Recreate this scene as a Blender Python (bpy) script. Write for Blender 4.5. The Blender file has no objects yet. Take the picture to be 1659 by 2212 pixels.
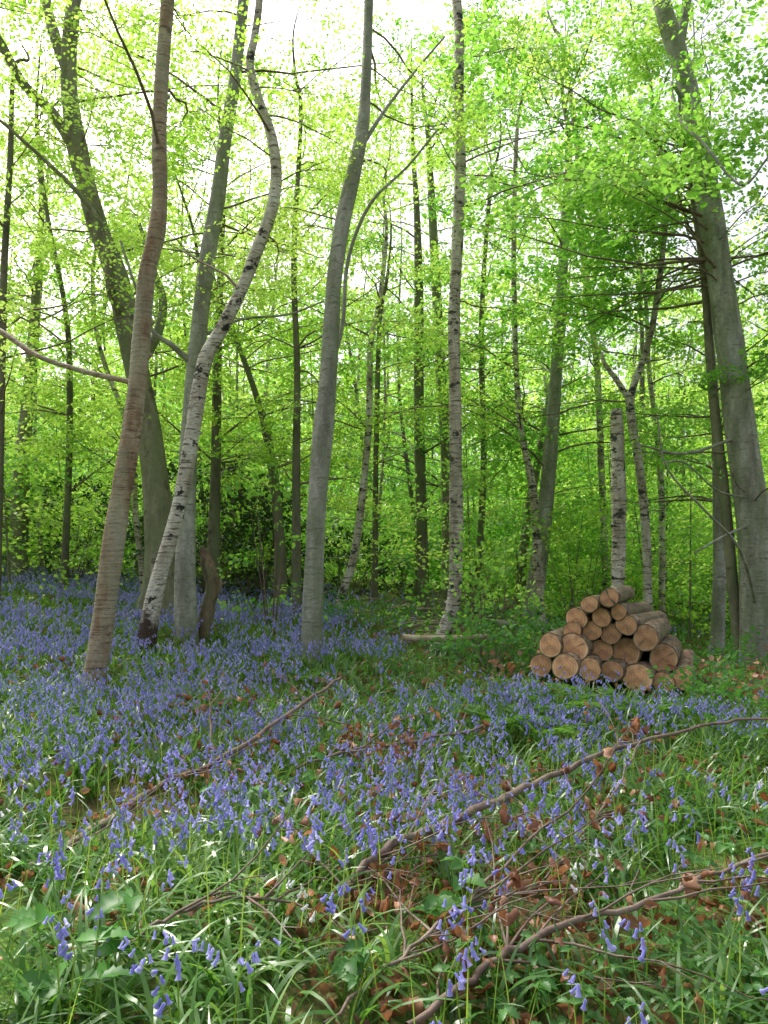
import bpy, math, random
import numpy as np
from mathutils import Vector, noise
rng=np.random.default_rng(7); random.seed(7)
F=1671.0; EYE=1.55; PITCH=math.atan((1235-1106)/F)
sc=bpy.context.scene

# ---------------------------------------------------------------- terrain
def sstep(a,b,x):
    t=np.clip((x-a)/(b-a),0,1); return t*t*(3-2*t)
def H(x,y):
    x=np.asarray(x,float); y=np.asarray(y,float)
    T=22*(1-np.exp(-np.maximum(y-5,0)/22))
    X=14*np.tanh(x/14)
    n=0.035*np.sin(x*1.3+y*0.7)+0.03*np.sin(y*1.9-x*0.6+1)+0.02*np.sin(x*3.1+1.7*y)
    return 0.045*T-0.085*X*sstep(2,17,y)+n
# sight lines measured in the photograph -> real positions on the terrain
def at(u,v,D):
    x=(u-829.5)/F; q=(1106-v)/F
    Y=math.cos(PITCH)-math.sin(PITCH)*q; Z=math.sin(PITCH)+math.cos(PITCH)*q
    return np.array([x/Y*D,D,EYE+Z/Y*D])
def hitD(u,v,up=0.0):
    D=1.6
    while D<70:
        p=at(u,v,D)
        if p[2]<=H(p[0],p[1])+up: return D
        D+=0.04
    return 30.0

# ---------------------------------------------------------------- mesh builder
class MB:
    def __init__(s): s.v=[];s.r=[];s.f=[];s.n=0
    def add(s,v,faces,mat=0,r=None):
        v=np.asarray(v,float).reshape(-1,3)
        if r is None: r=np.zeros(len(v))
        s.v.append(v); s.r.append(np.broadcast_to(r,(len(v),)).astype(float))
        s.f.append((np.asarray(faces,int)+s.n,mat)); s.n+=len(v)
    def build(s,name,mats,parent=None,smooth=True):
        me=bpy.data.meshes.new(name)
        v=np.concatenate(s.v); r=np.concatenate(s.r)
        me.vertices.add(len(v)); me.vertices.foreach_set('co',v.ravel())
        loops=np.concatenate([f.ravel() for f,m in s.f])
        tot=np.concatenate([np.full(len(f),f.shape[1]) for f,m in s.f])
        mi=np.concatenate([np.full(len(f),m) for f,m in s.f])
        st=np.concatenate([[0],np.cumsum(tot)[:-1]])
        me.loops.add(len(loops)); me.loops.foreach_set('vertex_index',loops.astype(np.int32))
        me.polygons.add(len(tot)); me.polygons.foreach_set('loop_start',st.astype(np.int32))
        me.polygons.foreach_set('loop_total',tot.astype(np.int32))
        me.polygons.foreach_set('material_index',mi.astype(np.int32))
        me.polygons.foreach_set('use_smooth',np.full(len(tot),smooth))
        a=me.attributes.new('rnd','FLOAT','POINT'); a.data.foreach_set('value',r.astype(np.float32))
        for m in mats: me.materials.append(m)
        me.update(calc_edges=True); me.validate()
        o=bpy.data.objects.new(name,me); sc.collection.objects.link(o)
        if parent: o.parent=parent
        return o
def empty(name,loc=(0,0,0)):
    e=bpy.data.objects.new(name,None); sc.collection.objects.link(e); e.empty_display_size=0.3
    return e

def catmull(P,n):
    P=np.asarray(P,float); Q=np.vstack([2*P[0]-P[1],P,2*P[-1]-P[-2]]); out=[]
    for i in range(1,len(Q)-2):
        for k in range(n):
            t=k/n
            out.append(0.5*((2*Q[i])+(-Q[i-1]+Q[i+1])*t+(2*Q[i-1]-5*Q[i]+4*Q[i+1]-Q[i+2])*t*t+(-Q[i-1]+3*Q[i]-3*Q[i+1]+Q[i+2])*t**3))
    out.append(Q[-2]); return np.array(out)
def tube(mb,P,R,ns=6,mat=0,r=None,rough=0.0,flute=0,cap=False):
    P=np.asarray(P,float); R=np.asarray(R,float); n=len(P)
    T=np.gradient(P,axis=0); T/=np.linalg.norm(T,axis=1)[:,None]+1e-9
    m=np.abs(T.mean(0)); ref=np.zeros(3); ref[np.argmin(m)]=1
    A=np.cross(T,ref); A/=np.linalg.norm(A,axis=1)[:,None]+1e-9; B=np.cross(T,A)
    a=np.linspace(0,2*np.pi,ns,endpoint=False)
    rad=np.repeat(R[:,None],ns,1)
    if rough>0:
        ph=rng.random(4)*6
        k=np.arange(n)[:,None]
        rad=rad*(1+rough*(np.sin(2*a[None]+ph[0]+k*0.21)+0.6*np.sin(3*a[None]+ph[1]-k*0.33)+0.5*np.sin(k*0.9+ph[2]))+rough*0.5*rng.standard_normal((n,ns))*0.4)
    if flute>0: rad=rad*(1+flute*np.sin(4*a[None]+np.arange(n)[:,None]*0.03))
    V=P[:,None]+rad[...,None]*(np.cos(a)[None,:,None]*A[:,None]+np.sin(a)[None,:,None]*B[:,None])
    i=np.arange(n-1)[:,None]*ns; j=np.arange(ns)[None]; j2=(j+1)%ns
    Fc=np.stack([i+j,i+j2,i+ns+j2,i+ns+j],-1).reshape(-1,4)
    rr=np.repeat(r,ns) if (r is not None and np.ndim(r)==1) else r
    mb.add(V.reshape(-1,3),Fc,mat,rr)
    if cap:
        c=V[-1]; mb.add(np.vstack([c,c.mean(0)]),[[q,(q+1)%ns,ns] for q in range(ns)],mat,2.0)

def nrm(a): return a/(np.linalg.norm(a,axis=-1,keepdims=True)+1e-9)
LX=np.array([[0,0,0],[-.30,.30,.07],[-.29,.68,.07],[0,1,-.05],[.29,.68,.07],[.30,.30,.07]])
def leaves(mb,P,D,N,S,mat=0,r=0,simple=False,wid=1.0):
    P=np.asarray(P,float); D=nrm(D); X=nrm(np.cross(D,N)); Z=np.cross(X,D)
    if simple:
        L=np.array([[0,0,0],[-.36,.5,.06],[0,1,0],[.36,.5,.06]]); fc=np.array([[0,3,2,1]])
    else:
        L=LX; fc=np.array([[0,3,2,1],[0,5,4,3]])
    L=L*np.array([wid,1,1])
    V=P[:,None]+S[:,None,None]*(L[None,:,0,None]*X[:,None]+L[None,:,1,None]*D[:,None]+L[None,:,2,None]*Z[:,None])
    k=len(L); n=len(P)
    Fc=(fc[None]+(np.arange(n)*k)[:,None,None]).reshape(-1,4)
    mb.add(V.reshape(-1,3),Fc,mat,np.repeat(np.broadcast_to(r,(n,)),k))

# spray = leafy twig, vectorised over many
def sprays(mb,P,O,K,L,S,mat=0,simple=False,clump=None,flat=0.6,wid=1.0):
    P=np.asarray(P,float); O=nrm(np.asarray(O,float)); M=len(P)
    if M==0: return
    up=nrm(np.array([0,0,1.])+0.4*rng.standard_normal((M,3)))
    X=nrm(np.cross(O,up)); N=np.cross(X,O)
    t=rng.random((M,K)); side=rng.choice([-1,1],(M,K)); w=rng.random((M,K))**0.7
    Ls=L*(0.7+0.6*rng.random((M,1)))
    lat=side*w*0.45*Ls*(1.15-t)
    pos=P[:,None]+O[:,None]*(t*Ls)[...,None]+X[:,None]*lat[...,None]
    pos[...,2]-=0.18*Ls*t**2
    pos+=0.07*L*rng.standard_normal((M,K,3))
    d=O[:,None]*0.8+X[:,None]*(side*0.8)[...,None]+0.35*rng.standard_normal((M,K,3)); d[...,2]-=0.25
    n=N[:,None]+flat*rng.standard_normal((M,K,3))
    s=S*(0.65+0.6*rng.random((M,K)))
    if clump is None: clump=rng.random(M)
    r=np.clip(clump[:,None]*0.65+rng.random((M,K))*0.35,0,1)
    leaves(mb,pos.reshape(-1,3),d.reshape(-1,3),n.reshape(-1,3),s.ravel(),mat,r.ravel(),simple,wid)

# ---------------------------------------------------------------- materials
def mat(name):
    m=bpy.data.materials.new(name); m.use_nodes=True; nt=m.node_tree; nt.nodes.clear(); return m,nt
def nd(nt,t,**k):
    n=nt.nodes.new(t)
    for a,b in k.items(): setattr(n,a,b)
    return n
def ramp(nt,fac,stops):
    r=nd(nt,'ShaderNodeValToRGB'); e=r.color_ramp.elements
    while len(e)<len(stops): e.new(0.5)
    for i,(p,c) in enumerate(stops): e[i].position=p; e[i].color=(*c,1)
    nt.links.new(fac,r.inputs[0]); return r.outputs[0]
def mixc(nt,f,a,b):
    m=nd(nt,'ShaderNodeMix',data_type='RGBA')
    for s,x in ((0,f),(6,a),(7,b)):
        if hasattr(x,'links') or isinstance(x,bpy.types.NodeSocket): nt.links.new(x,m.inputs[s])
        else: m.inputs[s].default_value=x if s==0 else (*x,1)
    return m.outputs[2]
def leafmat(name,stops,tstops,tr=0.5,gl=0.04,rough=0.45):
    m,nt=mat(name)
    a=nd(nt,'ShaderNodeAttribute',attribute_name='rnd')
    c=ramp(nt,a.outputs['Fac'],stops); c2=ramp(nt,a.outputs['Fac'],tstops)
    d=nd(nt,'ShaderNodeBsdfDiffuse'); t=nd(nt,'ShaderNodeBsdfTranslucent'); g=nd(nt,'ShaderNodeBsdfGlossy'); g.inputs['Roughness'].default_value=rough
    nt.links.new(c,d.inputs[0]); nt.links.new(c2,t.inputs[0])
    x=nd(nt,'ShaderNodeMixShader'); x.inputs[0].default_value=tr
    nt.links.new(d.outputs[0],x.inputs[1]); nt.links.new(t.outputs[0],x.inputs[2])
    y=nd(nt,'ShaderNodeMixShader'); y.inputs[0].default_value=gl
    nt.links.new(x.outputs[0],y.inputs[1]); nt.links.new(g.outputs[0],y.inputs[2])
    o=nd(nt,'ShaderNodeOutputMaterial'); nt.links.new(y.outputs[0],o.inputs[0]); return m
def barkmat(name,c0,c1,c2,lines,linecol,stretch=9,patch=None,darkbase=None,bump=0.4,linescale=4,green=0.0,gcol=(0.15,0.19,0.08),lw=0.06):
    m,nt=mat(name); L=nt.links.new
    tc=nd(nt,'ShaderNodeTexCoord')
    def noi(scale,zs,det=5,rough=0.6,off=0.0):
        mp=nd(nt,'ShaderNodeMapping'); mp.inputs['Scale'].default_value=(scale,scale,scale*zs); mp.inputs['Location'].default_value=(off,off*2,off)
        L(tc.outputs['Object'],mp.inputs[0]); n=nd(nt,'ShaderNodeTexNoise'); n.inputs['Scale'].default_value=1; n.inputs['Detail'].default_value=det; n.inputs['Roughness'].default_value=rough
        L(mp.outputs[0],n.inputs[0]); return n.outputs[0]
    n1=noi(4.5,0.3); n2=noi(linescale,stretch,3)
    col=ramp(nt,n1,[(0.36,c0),(0.5,c1),(0.64,c2)])
    nf=noi(14,1.0,6,0.75,3.0); fm=ramp(nt,nf,[(0.35,(0.45,)*3),(0.56,(0,0,0))]); col=mixc(nt,fm,col,tuple(x*.4 for x in c0))
    lm=ramp(nt,n2,[(lines,(0,0,0)),(lines+lw,(0.9,)*3)])
    col=mixc(nt,lm,col,linecol)
    if patch:
        n3=noi(4.0,1.6,4,0.7); pm=ramp(nt,n3,[(patch,(0,0,0)),(patch+0.05,(1,1,1))]); col=mixc(nt,pm,col,(0.03,0.027,0.024))
    if green>0:
        n4=noi(3.2,0.25,6,.65,7.0); gm=ramp(nt,n4,[(0.42,(0,0,0)),(0.6,(green,)*3)]); col=mixc(nt,gm,col,gcol)
    if darkbase:   # 'rnd' holds the height above the foot of the trunk
        a=nd(nt,'ShaderNodeAttribute',attribute_name='rnd'); n5=noi(9,1)
        h2=nd(nt,'ShaderNodeMath',operation='MULTIPLY'); L(a.outputs['Fac'],h2.inputs[0]); h2.inputs[1].default_value=0.4
        ad=nd(nt,'ShaderNodeMath',operation='MULTIPLY_ADD'); L(n5,ad.inputs[0]); ad.inputs[1].default_value=0.35; L(h2.outputs[0],ad.inputs[2])
        dm=ramp(nt,ad.outputs[0],[(darkbase,(1,1,1)),(darkbase+0.09,(0,0,0))]); col=mixc(nt,dm,col,(0.06,0.035,0.022))
    b=nd(nt,'ShaderNodeBsdfPrincipled'); L(col,b.inputs['Base Color']); b.inputs['Roughness'].default_value=0.75
    n6=noi(22,1.2,6,0.7); ad=nd(nt,'ShaderNodeMath',operation='MULTIPLY_ADD'); L(n2,ad.inputs[0]); ad.inputs[1].default_value=1.2; L(n6,ad.inputs[2])
    bp=nd(nt,'ShaderNodeBump'); bp.inputs['Strength'].default_value=bump; bp.inputs['Distance'].default_value=0.04; L(ad.outputs[0],bp.inputs['Height']); L(bp.outputs[0],b.inputs['Normal'])
    o=nd(nt,'ShaderNodeOutputMaterial'); L(b.outputs[0],o.inputs[0]); return m
M_beech=barkmat('beech_bark',(0.20,0.20,0.16),(0.33,0.325,0.28),(0.46,0.455,0.41),0.60,(0.14,0.14,0.11),5,green=0.55,bump=0.45)
M_dark=barkmat('dark_bark',(0.08,0.07,0.05),(0.14,0.12,0.085),(0.20,0.18,0.13),0.6,(0.05,0.045,0.03),1,green=0.6)
M_mid=barkmat('old_bark',(0.13,0.12,0.08),(0.23,0.21,0.14),(0.32,0.30,0.21),0.6,(0.08,0.07,0.05),1,green=0.7)
M_red=barkmat('cherry_bark',(0.24,0.13,0.075),(0.40,0.28,0.18),(0.54,0.47,0.35),0.55,(0.14,0.09,0.06),9,green=0.85,gcol=(0.36,0.34,0.24),bump=0.8,linescale=3.0)
M_birch=barkmat('birch_bark',(0.44,0.38,0.30),(0.66,0.61,0.52),(0.82,0.79,0.72),0.56,(0.14,0.11,0.08),9,patch=0.57,darkbase=0.42,bump=0.8,linescale=4)
M_birch2=barkmat('birch_bark_plain',(0.38,0.32,0.24),(0.60,0.54,0.44),(0.78,0.74,0.66),0.55,(0.11,0.085,0.06),6,patch=0.55,bump=0.9,linescale=4,green=.25)
M_twig=barkmat('twig_bark',(0.13,0.08,0.06),(0.20,0.14,0.11),(0.27,0.21,0.17),0.62,(0.10,0.06,0.05),1,bump=0.3)
M_logbark=barkmat('log_bark',(0.14,0.085,0.055),(0.26,0.17,0.11),(0.36,0.28,0.19),0.55,(0.08,0.05,0.035),0.3,bump=0.9,linescale=14,green=0.5)
M_pale=barkmat('bare_wood',(0.42,0.33,0.2),(0.52,0.42,0.28),(0.58,0.5,0.36),0.62,(0.3,0.2,0.12),0.4)
M_leaf=leafmat('spring_leaf',[(0,(0.15,0.31,0.03)),(0.5,(0.29,0.50,0.065)),(1,(0.44,0.63,0.13))],[(0,(0.34,0.62,0.05)),(0.5,(0.58,0.86,0.12)),(1,(0.78,0.96,0.25))],0.58)
M_leafg=leafmat('beech_leaf',[(0,(0.06,0.20,0.025)),(0.5,(0.16,0.37,0.05)),(1,(0.29,0.52,0.09))],[(0,(0.16,0.48,0.04)),(0.5,(0.39,0.75,0.09)),(1,(0.60,0.89,0.18))],0.56)
M_leafd=leafmat('evergreen_leaf',[(0,(0.015,0.04,0.012)),(1,(0.05,0.11,0.03))],[(0,(0.02,0.06,0.01)),(1,(0.06,0.14,0.02))],0.25,0.06,0.35)
M_blade=leafmat('bluebell_leaf',[(0,(0.03,0.10,0.02)),(0.5,(0.075,0.19,0.036)),(1,(0.17,0.31,0.07))],[(0,(0.10,0.30,0.025)),(0.5,(0.21,0.45,0.05)),(1,(0.42,0.63,0.10))],0.36,0.055,0.33)
M_stem=leafmat('bluebell_stem',[(0,(0.20,0.36,0.05)),(1,(0.36,0.5,0.08))],[(0,(0.36,0.6,0.06)),(1,(0.58,0.75,0.1))],0.35)
M_bell=leafmat('bluebell_flower',[(0,(0.24,0.24,0.64)),(0.6,(0.39,0.38,0.80)),(0.93,(0.58,0.57,0.92)),(1,(0.8,0.8,0.85))],[(0,(0.36,0.33,0.82)),(0.95,(0.64,0.62,0.98)),(1,(0.85,0.85,0.88))],0.45,0.02)
M_dead=leafmat('dead_leaf',[(0,(0.17,0.07,0.04)),(0.5,(0.34,0.15,0.08)),(1,(0.52,0.32,0.20))],[(0,(0.34,0.12,0.04)),(1,(0.65,0.32,0.14))],0.3,0.04)
M_bram=leafmat('bramble_leaf',[(0,(0.045,0.14,0.03)),(1,(0.11,0.28,0.06))],[(0,(0.10,0.36,0.04)),(1,(0.22,0.52,0.07))],0.38,0.03)
M_fern=leafmat('fern_leaf',[(0,(0.06,0.17,0.03)),(1,(0.12,0.28,0.05))],[(0,(0.16,0.4,0.04)),(1,(0.28,0.56,0.07))],0.42,0.03)

m,nt=mat('woodland_soil'); L=nt.links.new; tc=nd(nt,'ShaderNodeTexCoord')
def gn(s,d=6):
    n=nd(nt,'ShaderNodeTexNoise'); n.inputs['Scale'].default_value=s; n.inputs['Detail'].default_value=d; L(tc.outputs['Object'],n.inputs[0]); return n.outputs[0]
c1=ramp(nt,gn(14,8),[(0.3,(0.035,0.022,0.013)),(0.5,(0.12,0.072,0.045)),(0.7,(0.26,0.16,0.10))])
c2=ramp(nt,gn(30,6),[(0.3,(0.03,0.08,0.02)),(0.7,(0.12,0.24,0.04))])
g=ramp(nt,gn(0.9,5),[(0.38,(0.2,)*3),(0.6,(0.85,)*3)])
b=nd(nt,'ShaderNodeBsdfPrincipled'); L(mixc(nt,g,c1,c2),b.inputs['Base Color']); b.inputs['Roughness'].default_value=1.0; b.inputs['Specular IOR Level'].default_value=0.05
bp=nd(nt,'ShaderNodeBump'); bp.inputs['Strength'].default_value=0.8; bp.inputs['Distance'].default_value=0.05; L(gn(25,8),bp.inputs['Height']); L(bp.outputs[0],b.inputs['Normal'])
o=nd(nt,'ShaderNodeOutputMaterial'); L(b.outputs[0],o.inputs[0]); M_soil=m

m,nt=mat('cut_wood'); L=nt.links.new; tc=nd(nt,'ShaderNodeTexCoord')
sx=nd(nt,'ShaderNodeSeparateXYZ'); n=nd(nt,'ShaderNodeTexNoise'); n.inputs['Scale'].default_value=6; L(tc.outputs['Object'],n.inputs[0])
L(tc.outputs['Object'],sx.inputs[0])
cx=nd(nt,'ShaderNodeCombineXYZ'); L(sx.outputs[0],cx.inputs[0]); L(sx.outputs[1],cx.inputs[1])
ln=nd(nt,'ShaderNodeVectorMath',operation='LENGTH'); L(cx.outputs[0],ln.inputs[0])
ad=nd(nt,'ShaderNodeMath',operation='MULTIPLY_ADD'); L(n.outputs[0],ad.inputs[0]); ad.inputs[1].default_value=0.06; L(ln.outputs['Value'],ad.inputs[2])
mu=nd(nt,'ShaderNodeMath',operation='MULTIPLY'); L(ad.outputs[0],mu.inputs[0]); mu.inputs[1].default_value=200
si=nd(nt,'ShaderNodeMath',operation='SINE'); L(mu.outputs[0],si.inputs[0])
rg=ramp(nt,si.outputs[0],[(0.0,(0.82,0.49,0.26)),(1,(0.60,0.31,0.15))])
zon=ramp(nt,ln.outputs['Value'],[(0.0,(0.40,0.16,0.07)),(0.025,(0.74,0.40,0.20)),(0.10,(0.70,0.36,0.18)),(0.15,(0.88,0.62,0.38))])
n2=nd(nt,'ShaderNodeTexNoise'); n2.inputs['Scale'].default_value=9; n2.inputs['Detail'].default_value=6; L(tc.outputs['Object'],n2.inputs[0])
c=mixc(nt,0.5,rg,zon); dk=ramp(nt,n2.outputs[0],[(0.38,(0.65,)*3),(0.6,(0,)*3)]); c=mixc(nt,dk,c,(0.32,0.16,0.085))
oi=nd(nt,'ShaderNodeObjectInfo'); hv=nd(nt,'ShaderNodeHueSaturation'); mr=nd(nt,'ShaderNodeMapRange'); mr.inputs[3].default_value=0.7; mr.inputs[4].default_value=1.2; L(oi.outputs['Random'],mr.inputs[0]); L(mr.outputs[0],hv.inputs['Value']); L(c,hv.inputs['Color'])
b=nd(nt,'ShaderNodeBsdfPrincipled'); L(hv.outputs[0],b.inputs['Base Color']); b.inputs['Roughness'].default_value=0.8
o=nd(nt,'ShaderNodeOutputMaterial'); L(b.outputs[0],o.inputs[0]); M_cut=m

# ---------------------------------------------------------------- ground
xs=np.concatenate([np.linspace(-300,-32,18),np.linspace(-30,30,161),np.linspace(32,300,18)])
ys=np.concatenate([np.linspace(-200,-6,14),np.linspace(-5,45,151),np.linspace(47,400,30)])
XX,YY=np.meshgrid(xs,ys); mb=MB(); nx=len(xs)
i=np.arange(len(ys)-1)[:,None]*nx; j=np.arange(nx-1)[None]
mb.add(np.stack([XX,YY,H(XX,YY)],-1).reshape(-1,3),np.stack([i+j,i+j+1,i+nx+j+1,i+nx+j],-1).reshape(-1,4))
mb.build('ground',[M_soil])

# ---------------------------------------------------------------- trees
def trunk_from(pts,lean=0.0,D=None,base=True,height=None):
    if D is None: D=hitD(pts[0][0],pts[0][1])
    P=[];R=[]
    for k,(u,v,w) in enumerate(pts):
        p0=at(u,v,D); d=D+lean*max(0,p0[2]-1)
        P.append(at(u,v,d)); R.append(w/F*d*0.5)
    P=np.array(P);R=np.array(R)
    if base:
        gx,gy=P[0,0],P[0,1]
        b=np.array([gx,gy,H(gx,gy)-0.2]); 
        if P[0,2]>b[2]+0.15:
            P=np.vstack([b,P]); R=np.concatenate([[R[0]*1.25],R])
        else: P[0]=b
    if height and P[-1,2]<height:
        d=nrm(P[-1]-P[-2]); d=nrm(d+np.array([0,0,0.6])); n=3; s=(height-P[-1,2])/n/d[2]
        r0=R[-1]
        for k in range(n):
            P=np.vstack([P,P[-1]+d*s+np.array([random.uniform(-.2,.2),random.uniform(-.2,.2),0])]); R=np.append(R,r0*(1-(k+1)/(n+0.4)))
    C=catmull(np.column_stack([P,R]),5)
    return C[:,:3],np.maximum(C[:,3],0.004)
NB=0
def grow(mbt,mbl,P,R,n,z0,z1,L0,L1,leaf,K,lmat=0,bmat=0,az=None,simple=False,thr=-0.2,el=(5,48),side=6,ns=4,spl=0.75,cl=(0,1),twigs=True,wid=1.0):
    global NB
    SP=[];SO=[];SC=[]
    zz=P[:,2]
    for b in range(n):
        z=z0+(z1-z0)*random.random(); k=int(np.argmin(np.abs(zz-z))); p=P[k].copy()
        a=random.uniform(0,2*math.pi) if az is None else math.radians(random.uniform(*az))
        e=math.radians(random.uniform(*el)); Lb=random.uniform(L0,L1); n_s=7; s=Lb/n_s
        pts=[p.copy()]
        for q in range(n_s):
            a+=random.uniform(-.28,.28); e=e*0.85+random.uniform(-.18,.18)
            p=p+s*np.array([math.cos(a)*math.cos(e),math.sin(a)*math.cos(e),math.sin(e)]); pts.append(p.copy())
        pts=np.array(pts); r0=min(R[k]*0.45,0.006+Lb*0.006)
        tube(mbt,pts,np.linspace(r0,0.004,len(pts)),ns,bmat)
        ck=noise.noise(Vector(pts[4]*0.35))*1.4+0.5
        for q in range(side):
            i0=random.randint(2,n_s); p=pts[i0]; d=pts[i0]-pts[i0-1]; d=d/np.linalg.norm(d)
            aa=math.atan2(d[1],d[0])+random.choice([-1,1])*math.radians(random.uniform(25,75))
            ee=random.uniform(-.2,.4); ln=random.uniform(0.3,0.9)*max(0.6,Lb*0.3)
            e2=p+ln*np.array([math.cos(aa)*math.cos(ee),math.sin(aa)*math.cos(ee),math.sin(ee)])
            if twigs: tube(mbt,np.array([p,(p+e2)/2+rng.normal(0,.03,3),e2]),[0.006,0.004,0.003],3,bmat)
            for f in (0.25,0.95):
                pp=p+(e2-p)*f
                if noise.noise(Vector(pp*0.4))>thr: SP.append(pp);SO.append(e2-p+rng.normal(0,.25,3)*ln);SC.append(ck+random.uniform(-.2,.2))
        SP.append(pts[-1]);SO.append(pts[-1]-pts[-2]);SC.append(ck)
    SC=np.clip(np.array(SC),0,1)*(cl[1]-cl[0])+cl[0]
    NB+=len(SP)
    sprays(mbl,np.array(SP),np.array(SO),K,spl,leaf,lmat,simple,SC,wid=wid)

def tree(name,pts,barkm,leafm=M_leaf,lean=0.0,D=None,height=13,ns=14,rough=0.03,flute=0,subs=(),grows=(),base=True,knots=0):
    e=empty(name); mt=MB(); ml=MB()
    P,R=trunk_from(pts,lean,D,base,height)
    D0=D or hitD(pts[0][0],pts[0][1])
    if base: R[:5]*=np.linspace(1.28,1.0,5)
    tube(mt,P,R,ns,0,np.maximum(P[:,2]-P[0,2],0),rough,flute,cap=height is None)
    for _ in range(knots):   # branch collars
        k=random.randint(4,max(5,len(P)-14)); a=random.uniform(0,6.28); d=np.array([math.cos(a),math.sin(a),0.4])
        tube(mt,np.array([P[k],P[k]+d*R[k]*1.0,P[k]+d*R[k]*1.3]),[R[k]*.5,R[k]*.35,R[k]*.12],6,0,2.0,cap=True)
    for sp in subs:
        d=sp[0]; q=sp[1]
        P2=[];R2=[]
        for (u,v,w,dd) in q: P2.append(at(u,v,D0+dd)); R2.append(w/F*D0*.5)
        if d: 
            k=int(np.argmin(np.linalg.norm(P-P2[0],axis=1))); P2[0]=P[k]
        C=catmull(np.column_stack([P2,R2]),4); tube(mt,C[:,:3],C[:,3],8,0,2.0,rough)
        if sp[2]: grow(mt,ml,C[:,:3],C[:,3],*sp[2])
    far=D0>12.5
    for g in grows:
        g=dict(g); a=list(g.pop('a')); a[0]=int(a[0]*(1.25 if far else 1.0)); a[5]*=1.2 if far else 1.1; a[4]*=1.12
        g['thr']=g.get('thr',-.12 if far else -.05)
        grow(mt,ml,P,R,*a,**g)
    mt.build('trunk',[barkm,M_twig],e)
    if ml.n: ml.build('foliage',[leafm],e)
    return e
G=lambda *a,**k: dict(a=a,bmat=1,**k)
tree('cherry_tree',[(195,1500,54),(215,1400,46),(236,1250,45),(256,1100,43),(281,950,43),(300,800,41),(310,680,40),(318,590,36),(338,500,36),(346,410,32),(344,300,33),(350,150,32),(362,0,32),(374,-150,28)],M_red,
 lean=0.02,grows=[G(9,6.0,11,1.2,3,0.06,34,az=(60,300))],knots=5,rough=.05,ns=18,subs=[(True,[(275,828,12,0.0),(180,802,12,.3),(80,768,13,.5),(0,715,15,.8),(-120,660,14,1)],None)])
tree('birch_tree',[(313,1418,44),(325,1330,38),(345,1240,36),(375,1140,34),(396,1050,32),(415,940,32),(430,840,32),(446,770,32),(480,710,31),(520,630,28),(555,540,28),(585,460,26),(597,380,25),(585,290,22),(560,220,22),(540,140,20),(550,80,18),(560,0,16),(565,-160,14)],M_birch,
 lean=-0.02,grows=[G(9,5.5,11,1.0,2.6,0.05,34)],knots=9,rough=0.05)
tree('beech_tree',[(402,1388,54),(400,1250,46),(402,1150,42),(406,1000,40),(416,850,38),(431,700,36),(450,550,36),(470,430,33),(486,300,31),(506,180,28),(520,60,26),(530,-60,24)],M_beech,
 grows=[G(10,4,11.5,1.3,3.4,0.06,34,az=(20,200))],subs=[(True,[(410,775,16,0),(370,745,12,-.2),(330,715,9,-.4),(300,640,7,-.6),(260,520,5,-.8)],None),(True,[(440,720,9,0),(520,690,6,.2),(620,680,5,.3),(700,650,4,.4)],None)])
tree('beech_tree',[(672,1438,44),(675,1330,42),(680,1200,38),(685,1080,38),(696,950,44),(708,830,38),(716,700,34),(722,600,30),(740,480,32),(765,370,30),(784,270,27),(790,180,22),(794,80,20),(797,-40,18)],M_beech,
 flute=0.09,ns=18,grows=[G(7,5.5,11,1.2,3.2,0.06,34,az=(20,160))],subs=[(True,[(715,800,14,0.1),(740,700,10,.4),(752,560,9,.5),(800,440,8,.6),(880,360,6,.8),(945,280,5,1)],None),(True,[(780,320,12,0),(830,240,8,.2),(900,150,6,.4),(960,80,5,.6)],None)])
tree('birch_tree',[(943,1420,44),(965,1350,32),(981,1290,28),(985,1150,28),(985,1000,27),(983,850,26),(980,700,28),(985,580,26),(992,450,26),(995,330,22),(990,200,22),(992,80,23),(985,-20,22),(978,-150,18)],M_birch2,
 rough=0.07,knots=16,grows=[G(8,5.5,11,1.0,2.6,0.05,36)])
tree('beech_tree',[(348,1240,74),(342,1100,62),(325,950,56),(300,820,54),(276,700,56),(250,590,48),(215,500,44),(186,400,42),(165,310,46),(150,200,36),(150,100,34),(160,0,30),(170,-100,26)],M_mid,D=15.0,
 height=16,grows=[G(16,5,15,1.6,4,0.07,30,az=(0,180))],
 subs=[(True,[(170,320,32,0),(110,240,24,-.3),(50,180,20,-.6),(0,90,18,-.8),(-60,0,14,-1)],(8,4,16,1,3,0.08,30,0,1)),(True,[(150,150,30,0),(110,50,26,.3),(90,-60,22,.5)],None),
 (True,[(290,800,28,0),(340,720,24,.5),(352,650,20,.8),(335,590,14,1),(300,480,9,1.2)],None),(True,[(270,700,30,0),(240,620,24,-.5),(235,520,12,-.8),(180,430,10,-1),(90,340,8,-1.3),(0,260,6,-1.6)],(8,3,16,1,2.5,0.07,30,0,1))])
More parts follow.
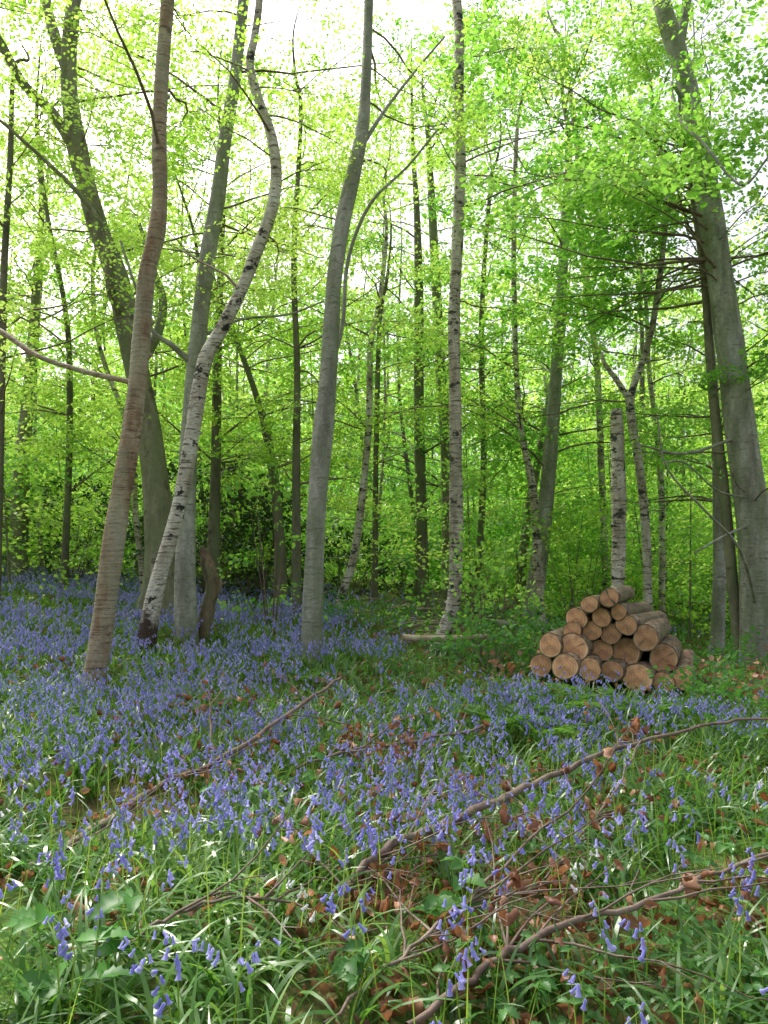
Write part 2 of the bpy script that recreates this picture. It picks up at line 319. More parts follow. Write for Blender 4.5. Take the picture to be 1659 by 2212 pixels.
tree('beech_tree',[(1642,1440,84),(1638,1300,74),(1628,1130,70),(1610,1000,68),(1590,850,64),(1570,700,57),(1550,560,53),(1530,420,50),(1507,300,46),(1484,180,42),(1452,80,44),(1428,0,36),(1400,-110,30)],M_beech,M_leafg,
 grows=[G(20,6.6,10,2,4.8,0.095,36,az=(110,225),el=(-5,35),thr=-0.1),G(8,6.4,9.5,1.5,3.0,0.09,32,az=(215,400),el=(0,35)),G(4,2.6,4.2,1.2,2.4,0.07,10,az=(120,260),thr=0.1)],ns=18,
 subs=[(True,[(1468,110,26,0),(1484,0,22,.3),(1500,-120,18,.5)],None),(True,[(1660,1330,9,0),(1600,1190,6,-1),(1520,1100,5,-1.4),(1440,1010,4,-1.8),(1420,900,3,-2)],None),
 (True,[(1600,940,8,0),(1480,980,6,-.5),(1380,960,4,-.8)],None),(True,[(1500,250,12,0),(1450,180,8,-1),(1470,260,7,-1.6),(1520,310,6,-2),(1600,400,5,-2.4),(1659,340,4,-2.8)],None),
 (True,[(1628,1120,7,0),(1560,1160,5,-.6),(1500,1195,4,-1)],None),(True,[(1625,1080,6,0),(1550,1060,4,-.8),(1480,1000,4,-1.3),(1430,1000,3,-1.6)],None)])
# mid-distance trees
tree('birch_tree',[(1335,1275,28),(1337,1180,28),(1336,1080,30),(1335,980,29),(1332,885,27)],M_birch2,D=14.5,height=None,rough=0.09,knots=8,ns=12)
tree('birch_tree',[(1400,1320,18),(1395,1150,18),(1380,1000,18),(1362,868,19),(1392,770,14),(1412,690,13),(1434,520,12),(1440,390,12),(1416,280,9),(1400,150,7)],M_birch2,D=16,height=15,rough=0.06,knots=4,
 subs=[(True,[(1362,868,14,0),(1335,825,12,0),(1306,785,10,0),(1300,760,6,0)],None)],grows=[G(14,5,14,1,3,0.07,30)])
tree('birch_tree',[(735,1300,20),(765,1200,17),(785,1050,15),(797,900,14),(800,750,14),(820,650,12),(835,500,8)],M_birch2,D=17,height=12,rough=0.06,grows=[G(14,4.5,12,1,2.8,0.07,28)])
tree('birch_tree',[(1165,1310,22),(1160,1180,20),(1150,1050,18),(1126,930,14),(1115,800,12),(1110,600,11),(1112,400,10),(1120,250,8)],M_birch2,D=18,height=15,rough=0.07,knots=5,grows=[G(16,4,15,1,3,0.07,28)])
tree('beech_tree',[(1150,1325,42),(1178,1100,34),(1195,900,30),(1212,640,24),(1222,450,18),(1230,300,12)],M_beech,M_leafg,D=19,height=16,grows=[G(26,3.5,16,1.5,4,0.08,28)])
tree('birch_tree',[(1310,1290,16),(1300,1050,15),(1290,800,14),(1268,620,14),(1252,450,14),(1245,300,13),(1215,100,10)],M_birch2,D=21,height=18,rough=0.06,grows=[G(16,5,18,1.2,3,0.08,28)])
tree('beech_tree',[(1550,1370,30),(1555,1200,28),(1546,900,20),(1530,700,17),(1510,480,14),(1500,300,10)],M_beech,M_leafg,D=16,height=14,grows=[G(24,3,14,1.5,3.5,0.08,28)])
tree('beech_tree',[(1592,1370,24),(1568,1100,23),(1540,850,20),(1520,600,14)],M_mid,M_leafg,D=14.5,height=13,grows=[G(12,4,13,1.5,3.2,0.08,28)])
tree('birch_tree',[(1430,1330,15),(1430,1100,14),(1420,950,12),(1402,800,10),(1395,650,8)],M_birch2,M_leafg,D=19,height=13,grows=[G(16,3,13,1,2.8,0.08,26)])
tree('beech_tree',[(915,1285,26),(910,1100,24),(905,900,22),(905,640,20),(900,450,14)],M_dark,M_leafg,D=20,height=16,grows=[G(24,2.5,16,1.5,4,0.08,28)])
tree('beech_tree',[(970,1290,30),(965,1000,26),(952,800,24),(936,500,20),(925,300,12)],M_mid,M_leafg,D=22,height=17,grows=[G(24,3,17,1.5,4,0.09,28)])
tree('beech_tree',[(460,1230,28),(466,1000,22),(470,770,18),(480,500,12)],M_dark,M_leaf,D=17,height=14,grows=[G(20,3.5,14,1.5,3.6,0.08,28)])
tree('beech_tree',[(608,1235,24),(600,1100,20),(580,950,16),(520,760,12),(440,600,9)],M_dark,M_leaf,D=18,height=12,grows=[G(20,2.5,12,1.5,3.4,0.08,28)])
tree('beech_tree',[(640,1240,20),(640,1000,18),(642,800,15),(635,550,13),(650,250,9)],M_dark,M_leaf,D=16,height=14,grows=[G(18,3,14,1.2,3.2,0.07,30)])
tree('beech_tree',[(600,1230,14),(590,1050,14),(565,900,12),(535,800,10),(500,700,8)],M_dark,M_leaf,D=19,height=11,grows=[G(12,2.5,11,1.2,3.0,0.08,28)])
tree('beech_tree',[(38,1220,40),(48,1000,32),(62,850,26),(80,600,18)],M_mid,M_leaf,D=20,height=16,grows=[G(22,2.5,16,1.5,4,0.09,28)])
tree('beech_tree',[(-10,1240,24),(0,900,20),(8,600,16),(22,350,13),(30,150,9)],M_dark,M_leaf,D=14,height=12,grows=[G(14,3,12,1.2,3,0.07,30)])
tree('beech_tree',[(140,1225,16),(150,950,14),(145,700,12),(100,450,9),(80,250,7)],M_dark,M_leaf,D=17,height=13,grows=[G(16,3,13,1.2,3,0.08,30)])
tree('birch_tree',[(308,1250,14),(292,1100,13),(285,950,12),(215,750,10),(200,600,8)],M_birch2,M_leaf,D=18,height=12,grows=[G(12,3,12,1.2,3,0.08,30)])
tree('beech_tree',[(1030,1290,18),(1045,1000,14),(1040,700,12),(1060,400,8)],M_dark,M_leafg,D=21,height=15,grows=[G(22,3,15,1.2,3.4,0.09,28)])
tree('beech_tree',[(810,1290,14),(812,1000,12),(820,700,10)],M_dark,M_leafg,D=20,height=12,grows=[G(16,2,12,1.2,3.0,0.08,28)])

# distant woodland : one object
mbd=MB(); cnt=0
random.seed(21)
placed=[]
for k in range(600):
    y=random.uniform(22,62)**1.0; x=random.uniform(-0.62,0.62)*y
    if any((x-a)**2+(y-b)**2<5 for a,b in placed): continue
    placed.append((x,y)); cnt+=1
    if cnt>110: break
    z=float(H(x,y)); h=random.uniform(12,19); r=random.uniform(.05,.17)
    lx,ly=random.uniform(-1.8,1.8),random.uniform(-1,1)
    t=np.linspace(0,1,9)[:,None]; P=np.hstack([x+lx*t**1.3+0.2*np.sin(t*7+x),y+ly*t,z-0.2+h*t]); R=r*(1-0.85*t[:,0])
    tube(mbd,P,R,7,random.choice([0,0,1,1,2]),2.0,0.03)
    lf=0.13+0.0032*(y-20)
    grow(mbd,mbd,P,R,17,z+0.8,z+h,1.5,4.2,lf,17,lmat=random.choice([3,4,3]),bmat=1,simple=True,thr=-0.15,ns=3,spl=1.05,twigs=False,el=(-5,40))
# far fringe of woodland
n=60000
y=rng.uniform(52,95,n); x=rng.uniform(-1,1,n)*y*0.66; hh=H(x,y); z=hh+rng.random(n)**1.1*18
kp=np.array([noise.noise(Vector((a*.15,b*.15,c*.25)))>-0.3 for a,b,c in zip(x,y,z)])
P=np.stack([x,y,z],-1)[kp]; n=len(P)
cl=np.array([noise.noise(Vector(p*0.3))*0.9+0.4 for p in P])
leaves(mbd,P,rng.standard_normal((n,3)),rng.standard_normal((n,3))+[0,0,.6],rng.uniform(.28,.5,n),4,np.clip(cl+rng.uniform(-.2,.2,n),0,1),True,1.4)
mbd.build('distant_trees',[M_mid,M_dark,M_birch2,M_leaf,M_leafg])
# young beech understorey between the trunks : one object
mbu=MB(); random.seed(31)
for s in range(190):
    y=random.uniform(17,46); x=random.uniform(-0.62,0.62)*y
    if y<22 and abs(x-1)<2 : continue
    z=float(H(x,y)); h=random.uniform(2.2,7.5); az0=random.uniform(0,6.28)
    t=np.linspace(0,1,6)[:,None]; P=np.hstack([x+.5*t*math.cos(az0),y+.5*t*math.sin(az0),z-.1+h*t]); R=(.02+.004*h)*(1-.8*t[:,0])
    tube(mbu,P,R,5,random.choice([0,1]),2.)
    grow(mbu,mbu,P,R,int(4+h*1.9),z+.5,z+h,1.0,2.8,.11+.003*(y-17),15,lmat=random.choice([2,3,3]),bmat=1,simple=True,thr=-.3,ns=3,spl=.9,twigs=False,el=(-8,30),side=5)
mbu.build('woodland_understorey',[M_mid,M_dark,M_leaf,M_leafg])

# undergrowth bushes / holly
def bush(name,u,v,w,h,N,leaf,mt,K=26,D=None):
    D=D or hitD(u,v); p=at(u,v,D); p[2]=H(p[0],p[1]); mb=MB(); SP=[];SO=[]
    for k in range(N):
        a=random.uniform(0,6.28); q=random.random()**.5; zz=random.random()**0.8
        e=np.array([math.cos(a)*q*w/2*(1.1-0.6*zz),math.sin(a)*q*w/2*(1.1-.6*zz),zz*h])
        SP.append(p+e); SO.append(e*[1,1,.3]+rng.normal(0,.2,3))
        if k%3==0: tube(mb,np.array([p+[e[0]*.15,e[1]*.15,-.05],p+e*[.6,.6,.5],p+e]),[.012,.008,.004],4,1)
    sprays(mb,SP,SO,K,0.5,leaf,0,False,flat=.8)
    mb.build(name,[mt,M_twig])
bush('holly_bush',150,1225,5,2.6,120,.10,M_leafd,D=21)
bush('holly_bush',440,1235,4.5,3.2,150,.10,M_leafd,D=19.5)
bush('holly_bush',560,1270,3.6,2.8,130,.10,M_leafd,D=20.5)
bush('holly_bush',760,1280,3.4,2.0,80,.10,M_leafd,D=23)
bush('hazel_sapling',590,1240,2.0,2.6,30,.09,M_leafg,D=13.5,K=16)
bush('hazel_sapling',1040,1400,1.7,1.7,30,.085,M_leafg,D=12,K=16)
bush('hazel_sapling',1010,1340,2.4,2.3,34,.09,M_leafg,D=14,K=16)
bush('hazel_sapling',1250,1320,3,2.8,50,.09,M_leaf,D=18,K=18)
bush('hazel_sapling',1480,1330,2.6,2.0,30,.09,M_leaf,D=20,K=18)
bush('hazel_sapling',1090,1310,3.4,2.6,40,.09,M_leafg,D=18,K=18)
bush('bramble_bush',1060,1420,1.8,0.55,46,.08,M_bram,K=20,D=10.8)
bush('bramble_bush',1130,1380,2.4,0.7,50,.08,M_bram,K=20,D=12.2)
bush('bramble_bush',1580,1500,1.4,0.35,40,.07,M_bram,K=22,D=7.6)
bush('bramble_bush',790,1340,3.0,0.6,50,.08,M_bram,K=18,D=15)
bush('bramble_bush',1540,1400,3.0,0.4,40,.08,M_bram,K=18,D=12.5)
bush('withered_beech_brush',1565,1440,1.2,0.5,26,.085,M_dead,K=9,D=9.4)
bush('withered_beech_brush',1140,1430,0.8,0.35,14,.08,M_dead,K=8,D=9.6)

# tree stump
mb=MB(); D=12.5
P=np.array([at(u,v,D) for u,v in((438,1370),(448,1320),(458,1265),(446,1215),(436,1180))]); P[0,2]=H(P[0,0],P[0,1])-.1
C=catmull(np.column_stack([P,[.15,.115,.10,.10,.03]]),4); tube(mb,C[:,:3],C[:,3],12,0,2,0.12,cap=True)
P=np.array([at(u,v,D+.1) for u,v in((458,1300),(475,1260),(462,1225))]); tube(mb,P,[.07,.05,.015],8,0,2,.08)
mb.build('tree_stump',[M_logbark])

# ---------------------------------------------------------------- log pile
pile=empty('log_pile'); D0=9.3
logs=[(1316,1291,20),(1273,1305,18),(1245,1336,23),(1299,1334,20),(1336,1322,17),(1236,1364,20),(1278,1363,21),(1320,1369,22),(1353,1350,22),(1395,1378,27),
(1188,1394,25),(1240,1399,30),(1300,1404,23),(1352,1410,31),(1433,1422,30),(1168,1437,24),(1220,1440,28),(1274,1446,24),(1322,1450,23),(1377,1464,31),(1433,1474,22),(1475,1466,23)]
random.seed(3)
for k,(u,v,r) in enumerate(logs):
    D=D0+random.uniform(-.18,.18); p=at(u,v,D); R=r/F*D*1.03; Ln=random.uniform(1.7,2.1)
    ang=math.radians(random.uniform(19,31)); ax=Vector((math.sin(ang),math.cos(ang),random.uniform(-.02,.02))).normalized()
    ns=28; a=np.linspace(0,2*np.pi,ns,endpoint=False); ph=np.random.default_rng(k).random(3)*6
    sh=1+0.05*np.sin(2*a+ph[0])+0.025*np.sin(3*a+ph[1])+0.012*np.sin(7*a+ph[2])
    V=[];n=8
    for q in range(n):
        t=q/(n-1); rr=R*(1-0.08*t)*(1+0.01*math.sin(q*2+k))
        V.append(np.stack([np.cos(a)*sh*rr,np.sin(a)*sh*rr,np.full(ns,t*Ln)],-1))
    mb=MB(); V=np.vstack(V); i=np.arange(n-1)[:,None]*ns; j=np.arange(ns)[None]
    mb.add(V,np.stack([i+j,i+(j+1)%ns,i+ns+(j+1)%ns,i+ns+j],-1).reshape(-1,4),0,2.0)
    for z,s in((0,-1),(Ln,1)):
        rr=R*(1 if z==0 else .92)
        o=np.stack([np.cos(a)*sh*rr,np.sin(a)*sh*rr,np.full(ns,z)],-1); inn=o*[.93,.93,1]; inn[:,2]-=s*0.003; inn2=inn.copy(); c=np.array([[0,0,z-s*.001]])
        f=np.stack([np.arange(ns),(np.arange(ns)+1)%ns,(np.arange(ns)+1)%ns+ns,np.arange(ns)+ns],-1)
        mb.add(np.vstack([o,inn]),f if s>0 else f[:,::-1],0,2.0)
        f3=np.stack([np.arange(ns),(np.arange(ns)+1)%ns,np.full(ns,ns)],-1)
        mb.add(np.vstack([inn2,c]),f3 if s>0 else f3[:,::-1],1,0)
    if k in(0,8,11,13,14,18,9):   # drying cracks in the end grain
        for c in range(1 if k else 2):
            aa=random.uniform(0,6.28); wd=0.05 if k else .16; l=R*(.75 if k else .9)
            mb.add([[0,0,-.004],[math.cos(aa-wd)*l,math.sin(aa-wd)*l,-.004],[math.cos(aa+wd)*l,math.sin(aa+wd)*l,-.004]],[[0,1,2]],2,0)
    ob=mb.build('log_%d'%(k+1),[M_logbark,M_cut,M_dark],pile)
    for pl in ob.data.polygons:
        if pl.material_index>0: pl.use_smooth=False
    ob.rotation_mode='QUATERNION'; ob.rotation_quaternion=Vector((0,0,1)).rotation_difference(ax); ob.location=p
# fallen logs + brushwood behind
def flog(name,pts,D,m,ns=10,lift=0.0):
    P=[];R=[]
    for u,v,w,dd in pts: P.append(at(u,v,D+dd)); R.append(w/F*D/2)
    mb=MB(); C=catmull(np.column_stack([P,R]),4); tube(mb,C[:,:3],C[:,3],ns,0,2.,.05,cap=True); mb.build(name,[m])
flog('fallen_log',[(868,1377,16,0),(930,1380,14,.1),(1000,1378,13,.2),(1050,1374,10,.3)],11.2,M_pale)
flog('fallen_log',[(1052,1346,18,0),(1085,1350,20,.2),(1110,1352,18,.5)],12.6,M_beech)
mb=MB(); random.seed(5)
for k in range(190):
    u=random.choice([random.uniform(640,1180),random.uniform(880,1140)]); v=random.uniform(1310,1400) if u>850 else random.uniform(1300,1345)
    D=hitD(u,v); p=at(u,v,D); a=random.gauss(0,.8); l=random.uniform(.3,1.2)
    d=np.array([math.cos(a),math.sin(a),random.uniform(-.05,.4)])*l/2; p[2]+=random.uniform(.05,.35)
    tube(mb,np.array([p-d,p+rng.normal(0,.05,3),p+d]),[.012,.010,.004] if k%5 else [.026,.022,.016],5,0 if k%3 else 1,2.)
mb.build('brushwood',[M_twig,M_pale])

# ---------------------------------------------------------------- ground flora
def scatter(y0,y1,dens,spread=0.58,pad=0.6):
    A=(y1-y0)*((y0+y1)/2*spread*2+2*pad); n=int(A*dens)
    y=np.sqrt(rng.uniform(y0**2,y1**2,n)); x=rng.uniform(-1,1,n)*(y*spread+pad); return x,y
def nz(x,y,s,o=0): return np.array([noise.noise(Vector((a*s+o,b*s,o*1.7))) for a,b in zip(x,y)])
def blades(mb,x,y,L,W,e0,bend,mat=0,r=None,seg=5,z=None):
    n=len(x); az=rng.uniform(0,2*np.pi,n); P=np.stack([x,y,H(x,y)-.01 if z is None else z],-1)
    d=np.stack([np.cos(az),np.sin(az),0*az],-1); s=np.stack([-np.sin(az),np.cos(az),0*az],-1)
    tw=rng.normal(0,.5,n)
    V=[];p=P.copy()
    for k in range(seg+1):
        t=k/seg; w=W*(1.0-t**2.6)*(0.6+0.4*min(1,t*4))+0.0006
        ss=s*np.cos(tw*t)[:,None]+np.array([0,0,1.])*np.sin(tw*t)[:,None]
        V.append(p-ss*w[:,None]/2); V.append(p+ss*w[:,None]/2)
        e=e0-bend*t; p=p+(L/seg)[:,None]*(d*np.cos(e)[:,None]+np.array([0,0,1.])*np.sin(e)[:,None])
    V=np.stack(V,1); m=2*(seg+1)
    f=np.array([[2*k,2*k+1,2*k+3,2*k+2] for k in range(seg)]); Fc=(f[None]+(np.arange(n)*m)[:,None,None]).reshape(-1,4)
    if r is None: r=rng.random(n)
    mb.add(V.reshape(-1,3),Fc,mat,np.repeat(r,m))
def litter_gap(x,y): return (x>-0.3)&(y<4.1)&(nz(x,y,1.6,9)+0.16*(x-0.4)>-0.08)
mb=MB()
# leaves grow in tufts: several straps from each bulb
for y0,y1,de,wf,seg,tuft in((1.3,3.2,80,1.0,7,6),(3.2,5,74,1.0,6,6),(5,8,58,1.2,4,5),(8,13,60,1.8,3,3),(13,26,30,2.8,3,2)):
    x,y=scatter(y0,y1,de); x=np.repeat(x,tuft)+rng.normal(0,.02,len(x)*tuft); y=np.repeat(y,tuft)+rng.normal(0,.02,len(y)*tuft); tr=np.repeat(rng.random(len(x)//tuft),tuft)
    n0=nz(x,y,.9,3); k=n0>-.44
    k&=~(litter_gap(x,y)&(np.repeat(rng.random(len(x)//tuft),tuft)<.86))
    k&=~((y>9.6)&(x>0.35)&(y<20)&(rng.random(len(x))<.6))
    k&=~((y>11.5)&(x>-1.8)&(y<20)&(rng.random(len(x))<.4))
    x,y,n0,tr=x[k],y[k],n0[k],tr[k]; n=len(x)
    blades(mb,x,y,rng.uniform(.24,.48,n)*(1 if y0<8 else .75),rng.uniform(.011,.022,n)*wf,rng.uniform(.85,1.5,n),rng.uniform(.8,2.6,n),0,np.clip(rng.random(n)*.5+.3*tr+.25*(n0+.4),0,1),seg)
mb.build('bluebell_foliage',[M_blade])

# flowers
def bells(mb,P,az,S,r,lod):
    n=len(P); ns=6 if lod==0 else 4
    rings=[(0,.12),(.12,.30),(.6,.30),(.9,.52),(1,.66)] if lod==0 else ([(0,.18),(.6,.36),(1,.6)] if lod==1 else [(0,.3),(1,.62)])
    d=nrm(np.stack([np.cos(az)*.55,np.sin(az)*.55,-1+0*az],-1)+.3*rng.standard_normal((n,3)))
    A=nrm(np.cross(d,[0.3,1,0.1])); B=np.cross(d,A); a=np.linspace(0,2*np.pi,ns,endpoint=False); V=[]
    for t,rad in rings:
        V.append(P[:,None]+(d*S[:,None]*t)[:,None]+(S*rad*.52)[:,None,None]*(np.cos(a)[None,:,None]*A[:,None]+np.sin(a)[None,:,None]*B[:,None]))
    V=np.concatenate(V,1); m=V.shape[1]; i=np.arange(len(rings)-1)[:,None]*ns; j=np.arange(ns)[None]
    f=np.stack([i+j,i+(j+1)%ns,i+ns+(j+1)%ns,i+ns+j],-1).reshape(-1,4)
    mb.add(V.reshape(-1,3),(f[None]+(np.arange(n)*m)[:,None,None]).reshape(-1,4),0,np.repeat(r,m))
mb=MB()
def stems(x,y,lod,scale=1.0,white=False,hmul=1.0):
    n=len(x)
    if n==0: return
    h=rng.uniform(.34,.54,n)*hmul; az=rng.uniform(0,2*np.pi,n); base=np.stack([x,y,H(x,y)],-1); rr=rng.random(n)
    lean=rng.normal(0,.10,(n,2))
    seg=6 if lod==0 else 3; K={0:9,1:7,2:5}[lod]
    def pt(t):
        p=base.copy(); p[:,0]+=lean[:,0]*t+np.cos(az)*.09*np.maximum(0,t-.6)**2*6; p[:,1]+=lean[:,1]*t+np.sin(az)*.09*np.maximum(0,t-.6)**2*6
        p[:,2]+=h*(t-.35*np.maximum(0,t-.75)**2*4); return p
    w=.0032 if lod==0 else .004
    V=[]
    for k in range(seg+1):
        p=pt(np.full(n,k/seg))
        for q in range(3): V.append(p+w*(1.2-.6*k/seg)*np.array([math.cos(q*2.09),math.sin(q*2.09),0]))
    V=np.stack(V,1); m=V.shape[1]; i=np.arange(seg)[:,None]*3; j=np.arange(3)[None]
    f=np.stack([i+j,i+(j+1)%3,i+3+(j+1)%3,i+3+j],-1).reshape(-1,4)
    mb.add(V.reshape(-1,3),(f[None]+(np.arange(n)*m)[:,None,None]).reshape(-1,4),1,np.repeat(rng.random(n),m))
    for q in range(K):
        t=.62+.38*q/(K-1)+rng.uniform(-.02,.02,n); p=pt(t); keep=rng.random(n)<.8
        a2=az+rng.normal(0,1.1,n); S=rng.uniform(.022,.032,n)*scale*(1.15-.35*q/K)
        off=np.stack([np.cos(a2),np.sin(a2),0*a2],-1)*.018
        r=np.clip(rr*.6+rng.random(n)*.33,0,.93)
        if white: r=np.full(n,1.0)
        bells(mb,(p+off)[keep],a2[keep],S[keep],r[keep],lod)
for y0,y1,de,lod,scl in((2.2,3.4,20,0,1.1),(3.4,5.2,50,0,1.1),(5.2,8.0,74,1,1.15),(8,12,54,2,1.4),(12,17,32,2,1.7),(17,27,14,2,2.0)):
    x,y=scatter(y0,y1,de); nn=nz(x,y,.55,5)+.6*nz(x,y,1.7,2)
    left=np.clip(.58-.055*(x+.6)*np.clip(y/6,0,1.6),.2,.85)
    far=np.where(y>8.6,np.where(x>0.02*y+.1,.0,1.0),1.0)
    far=np.where((y>12)&(x>-.05*y),.10,far)
    far=np.where(litter_gap(x,y),far*.5,far)
    far=np.where((y>7.2)&(x>1.4),far*.3,far)
    k=rng.random(len(x))<np.clip((left+nn*1.1),0.02,1)*far
    stems(x[k],y[k],lod,scl,hmul=.88 if y0>5.1 else 1.0)
x,y=scatter(2.6,9,0.4); stems(x,y,0,1.0,white=True)
x,y=scatter(17,27,1.0); stems(x,y,2,2.0)
# flower stalks gone over, yellow green
x,y=scatter(1.8,6,18); n=len(x); blades(mb,x,y,rng.uniform(.3,.52,n),np.full(n,.006),rng.uniform(1.25,1.55,n),rng.uniform(0,.4,n),1,rng.random(n),4)
mb.build('bluebells',[M_bell,M_stem])

# dead leaves: curled, on the floor and on the fallen branches
def curled(mb,P,S,r):
    n=len(P); D=nrm(rng.standard_normal((n,3))*[1,1,.9]); N=nrm(rng.standard_normal((n,3))+[0,0,.2]); X=nrm(np.cross(D,N)); Z=np.cross(X,D)
    rows=6; prof=[0.02,.24,.34,.33,.20,.01]; cu=rng.uniform(.6,2.8,n); V=[]
    for k in range(rows):
        t=k/(rows-1)
        for c in(-1,0,1):
            w=prof[k]*c; zz=(abs(c)*.26*cu*prof[k]*3)+.4*cu*(t-.5)**2*2+.09*np.sin(k*2.3+c+P[:,0]*30)
            V.append(P+S[:,None]*((w*(1-.3*cu))[:,None]*X+(t-.5)*D+zz[:,None]*Z))
    V=np.stack(V,1); f=[]
    for k in range(rows-1):
        for c in(0,1): a=k*3+c; f.append([a,a+1,a+4,a+3])
    mb.add(V.reshape(-1,3),(np.array(f)[None]+(np.arange(n)*18)[:,None,None]).reshape(-1,4),0,np.repeat(r,18))
mb=MB()
for y0,y1,de,hi in((1.3,4.1,330,.10),(4.1,6,90,.26),(6,9,44,.28),(9,16,34,.12)):
    x,y=scatter(y0,y1,de); nn=nz(x,y,1.4,2); k=rng.random(len(x))<np.clip(.30+nn*1.5+.2*(x>0.2)+(y>9)*(x>-.5)*.6+.7*litter_gap(x,y),0.05,1); x,y=x[k],y[k]
    curled(mb,np.stack([x,y,H(x,y)+rng.uniform(.01,hi,len(x))],-1),rng.uniform(.04,.085,len(x)),rng.random(len(x)))
mb.build('dead_leaves',[M_dead],smooth=True)

# fallen branches lying over the flowers
def fbranch(pts,up0,tw,nl,seed,w2=0.4):
    random.seed(seed); mb=MB(); P=[];R=[]
    for u,v,w,up in pts:
        D=hitD(u,v,up); P.append(at(u,v,D)); R.append(w/F*D/2)
    C=catmull(np.column_stack([P,R]),5); P=C[:,:3]; P=P+rng.normal(0,.007,P.shape); tube(mb,P,np.maximum(C[:,3],.003),8,0,2.,.08,cap=True)
    LP=[]
    for k in range(tw):
        i=random.randint(2,len(P)-2); d=nrm(P[i+1]-P[i-1]); a=math.atan2(d[1],d[0])+random.choice([-1,1])*random.uniform(.4,1.1); l=random.uniform(.25,.8); q=[P[i]]
        e=random.uniform(-.1,.5)
        for s in range(5):
            a+=random.uniform(-.25,.25); e+=random.uniform(-.25,.2); q.append(q[-1]+l/5*np.array([math.cos(a)*math.cos(e),math.sin(a)*math.cos(e),math.sin(e)]))
            if random.random()<.5:
                b=a+random.choice([-1,1])*.8; z=q[-1]+random.uniform(.06,.2)*np.array([math.cos(b),math.sin(b),random.uniform(-.2,.5)]); tube(mb,np.array([q[-1],(q[-1]+z)/2,z]),[.003,.0025,.0015],4,0,2.); LP.append(z)
        tube(mb,np.array(q),np.linspace(.006,.002,6),5,0,2.); LP+=q[2:]
    for k in range(6): LP.append(P[random.randint(1,len(P)-1)])
    LP=np.array([random.choice(LP) for _ in range(nl)])+rng.normal(0,.03,(nl,3)); LP[:,2]-=.02
    o=mb.build('fallen_branch',[M_twig]); ml=MB(); curled(ml,LP,rng.uniform(.04,.09,nl),rng.random(nl)*.8); l=ml.build('withered_leaves',[M_dead],o)
fbranch([(60,1880,16,.08),(150,1825,17,.1),(270,1745,17,.14),(370,1685,16,.2),(440,1660,13,.26),(540,1600,10,.32),(640,1530,8,.4),(738,1462,5,.5)],0,10,40,1)
fbranch([(735,1975,10,.05),(765,1895,18,.14),(830,1835,19,.2),(920,1795,19,.25),(1050,1740,17,.3),(1150,1695,15,.32),(1250,1650,12,.34),(1400,1598,8,.38),(1540,1565,6,.42),(1690,1550,5,.44)],0,16,90,2)
fbranch([(870,2225,17,.12),(1000,2135,17,.16),(1100,2055,15,.2),(1250,1990,13,.24),(1400,1945,11,.28),(1560,1880,9,.32),(1700,1830,7,.35)],0,13,60,3)
fbranch([(200,2095,7,.1),(320,2010,8,.15),(430,1955,7,.2),(600,1935,6,.22),(700,1895,4,.25)],0,7,26,4)
fbranch([(700,2215,7,.1),(830,2090,8,.15),(930,2010,8,.2),(1060,1900,7,.25),(1200,1760,5,.35)],0,12,70,5)
fbranch([(445,1760,6,.02),(450,1640,5,.2),(455,1560,4,.35),(456,1500,2,.5)],0,3,12,6)
fbranch([(1180,1900,5,.1),(1260,1800,5,.2),(1330,1700,4,.3),(1385,1600,3,.4)],0,8,70,7)
fbranch([(640,1660,5,.2),(760,1620,6,.3),(900,1600,6,.3),(1050,1570,5,.3)],0,8,90,8)

# brambles (near) with serrated trifoliate leaves
def serr(mb,P,D,N,S,r):
    n=len(P); D=nrm(D); X=nrm(np.cross(D,N)); Z=np.cross(X,D); k=9
    L=[]
    for i in range(k+1):
        t=i/k; w=.34*math.sin(math.pi*min(1,t**.75*1.0))**.8 if 0<t<1 else 0.0; w*=(1.0 if i%2 else .78)
        L.append((-w,t+(0.04 if i%2 else 0),.16*w/.38+(.02 if i%2 else -.01))); L.append((0,t,0)); L.append((w,t+(0.04 if i%2 else 0),.16*w/.38+(.02 if i%2 else -.01)))
    L=np.array(L); L[:,2]-=.35*(L[:,1]-.4)**2
    V=P[:,None]+S[:,None,None]*(L[None,:,0,None]*X[:,None]+L[None,:,1,None]*D[:,None]+L[None,:,2,None]*Z[:,None])
    f=[]
    for i in range(k):
        for c in(0,1): a=i*3+c; f.append([a,a+1,a+4,a+3])
    m=len(L); mb.add(V.reshape(-1,3),(np.array(f)[None]+(np.arange(n)*m)[:,None,None]).reshape(-1,4),0,np.repeat(r,m))
def bramble(u,v,N,spread,size,hh=.22):
    D=hitD(u,v,.15); c=at(u,v,D); mb=MB()
    for k in range(N):
        x=c[0]+random.gauss(0,spread); y=c[1]+random.gauss(0,spread*.7); z=float(H(x,y)); h=random.uniform(.5,1)*hh; a=random.uniform(0,6.28)
        tip=np.array([x,y,z+h]); tube(mb,np.array([[x-.06*math.cos(a),y-.06*math.sin(a),z],[x-.02*math.cos(a),y-.02*math.sin(a),z+h*.7],tip]),[.004,.003,.002],4,1)
        for da,s in((0,1),(1.25,.8),(-1.25,.8)):
            serr(mb,tip[None],np.array([[math.cos(a+da),math.sin(a+da),random.uniform(-.4,.1)]]),np.array([[random.gauss(0,.3),random.gauss(0,.3)-.25,1]]),np.array([size*s*random.uniform(.8,1.15)]),np.array([random.random()]))
    mb.build('bramble',[M_bram,M_stem])
random.seed(11)
bramble(170,2130,7,.13,.14,.34); bramble(950,1965,6,.10,.11,.32); bramble(1350,2110,40,.4,.06,.2); bramble(1560,2060,34,.35,.06,.2); bramble(690,2070,4,.1,.09,.3)
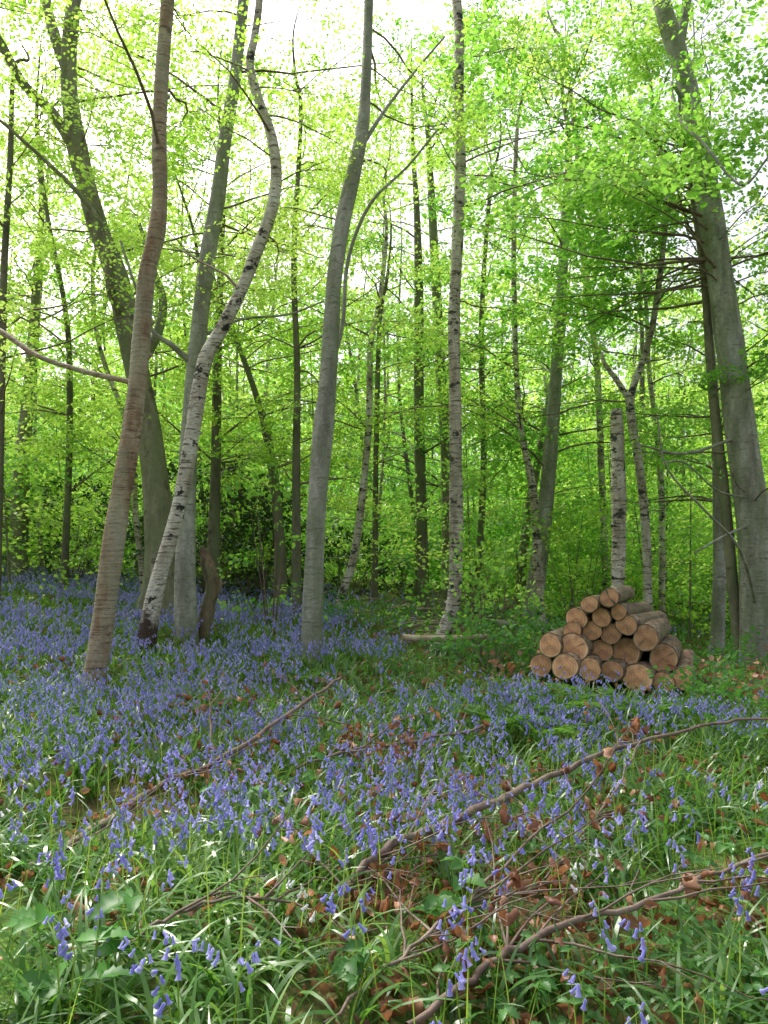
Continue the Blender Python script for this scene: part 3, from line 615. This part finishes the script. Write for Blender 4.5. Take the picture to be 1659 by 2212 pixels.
bramble(720,1690,6,.25,.09,.38); bramble(450,1790,5,.2,.09,.36); bramble(1200,2160,18,.2,.055,.18); bramble(60,2000,4,.2,.07,.3); bramble(1580,1800,18,.4,.07,.28)
# ferns
def fern(u,v,n,size):
    D=hitD(u,v,.1); c=at(u,v,D); mb=MB(); c[2]=H(c[0],c[1])
    for k in range(n):
        a=k/n*6.28+random.uniform(-.4,.4); e=random.uniform(1.1,1.45); l=size*random.uniform(.75,1.15); p=c.copy(); pts=[p.copy()]; m=24
        for s in range(m): e-=.056; p=p+l/m*np.array([math.cos(a)*math.cos(e),math.sin(a)*math.cos(e),math.sin(e)]); pts.append(p.copy())
        pts=np.array(pts); tube(mb,pts,np.linspace(.005,.0015,m+1),4,1)
        t=np.arange(4,m+1); side=np.array([-math.sin(a),math.cos(a),0]); fr=random.random()*.6
        for sg in(-1,1):
            q=pts[t]; d=side*sg+nrm(pts[t]-pts[t-1])*.5
            nrml=np.cross(side,nrm(pts[t]-pts[t-1])); nrml*=np.sign(nrml[:,2:3])
            S=l*.22*np.sin(np.pi*((t-3)/(m))**.75)+.012
            leaves(mb,q,d+rng.normal(0,.10,d.shape),nrml+rng.normal(0,.25,d.shape),S,0,np.clip(fr+rng.random(len(t))*.4,0,1),False,.24)
    mb.build('fern',[M_fern,M_stem])
fern(1090,1580,7,.6); fern(1200,1550,7,.6); fern(1120,1520,6,.5); fern(1290,1540,6,.5); fern(1590,1620,5,.45); fern(1170,1600,6,.5)
fern(1400,1550,6,.45); fern(660,1470,5,.4); fern(1020,1520,5,.45)

# ---------------------------------------------------------------- light, sky, camera
el,azs=math.radians(52),math.radians(-35)   # sun ahead of the camera, to the left
w=bpy.data.worlds.new('World'); sc.world=w; w.use_nodes=True; nt=w.node_tree; bg=nt.nodes['Background']
sky=nd(nt,'ShaderNodeTexSky',sky_type='NISHITA'); sky.sun_disc=False; sky.sun_elevation=el; sky.sun_rotation=azs; sky.dust_density=6; sky.air_density=1.5
hs=nd(nt,'ShaderNodeHueSaturation'); hs.inputs['Saturation'].default_value=0.35; hs.inputs['Value'].default_value=1.7
nt.links.new(sky.outputs[0],hs.inputs['Color']); nt.links.new(hs.outputs[0],bg.inputs[0]); bg.inputs[1].default_value=0.15
sd=bpy.data.lights.new('sun','SUN'); sd.energy=4.8; sd.angle=math.radians(8); sd.color=(1,.96,.87)
so=bpy.data.objects.new('sun',sd); sc.collection.objects.link(so)
dirv=Vector((math.sin(azs)*math.cos(el),math.cos(azs)*math.cos(el),math.sin(el)))
so.rotation_mode='QUATERNION'; so.rotation_quaternion=dirv.to_track_quat('Z','Y'); so.location=dirv*40
cd=bpy.data.cameras.new('camera'); cd.sensor_fit='VERTICAL'; cd.sensor_height=24; cd.lens=24*F/2212; cd.clip_end=1000; cd.clip_start=.05
co=bpy.data.objects.new('camera',cd); sc.collection.objects.link(co); co.location=(0,0,EYE); co.rotation_euler=(math.pi/2+PITCH,0,0); sc.camera=co
sc.view_settings.view_transform='Standard'; sc.view_settings.look='None'; sc.view_settings.exposure=0
print('verts',sum(len(o.data.vertices) for o in bpy.data.objects if o.type=='MESH'),'sprays',NB)
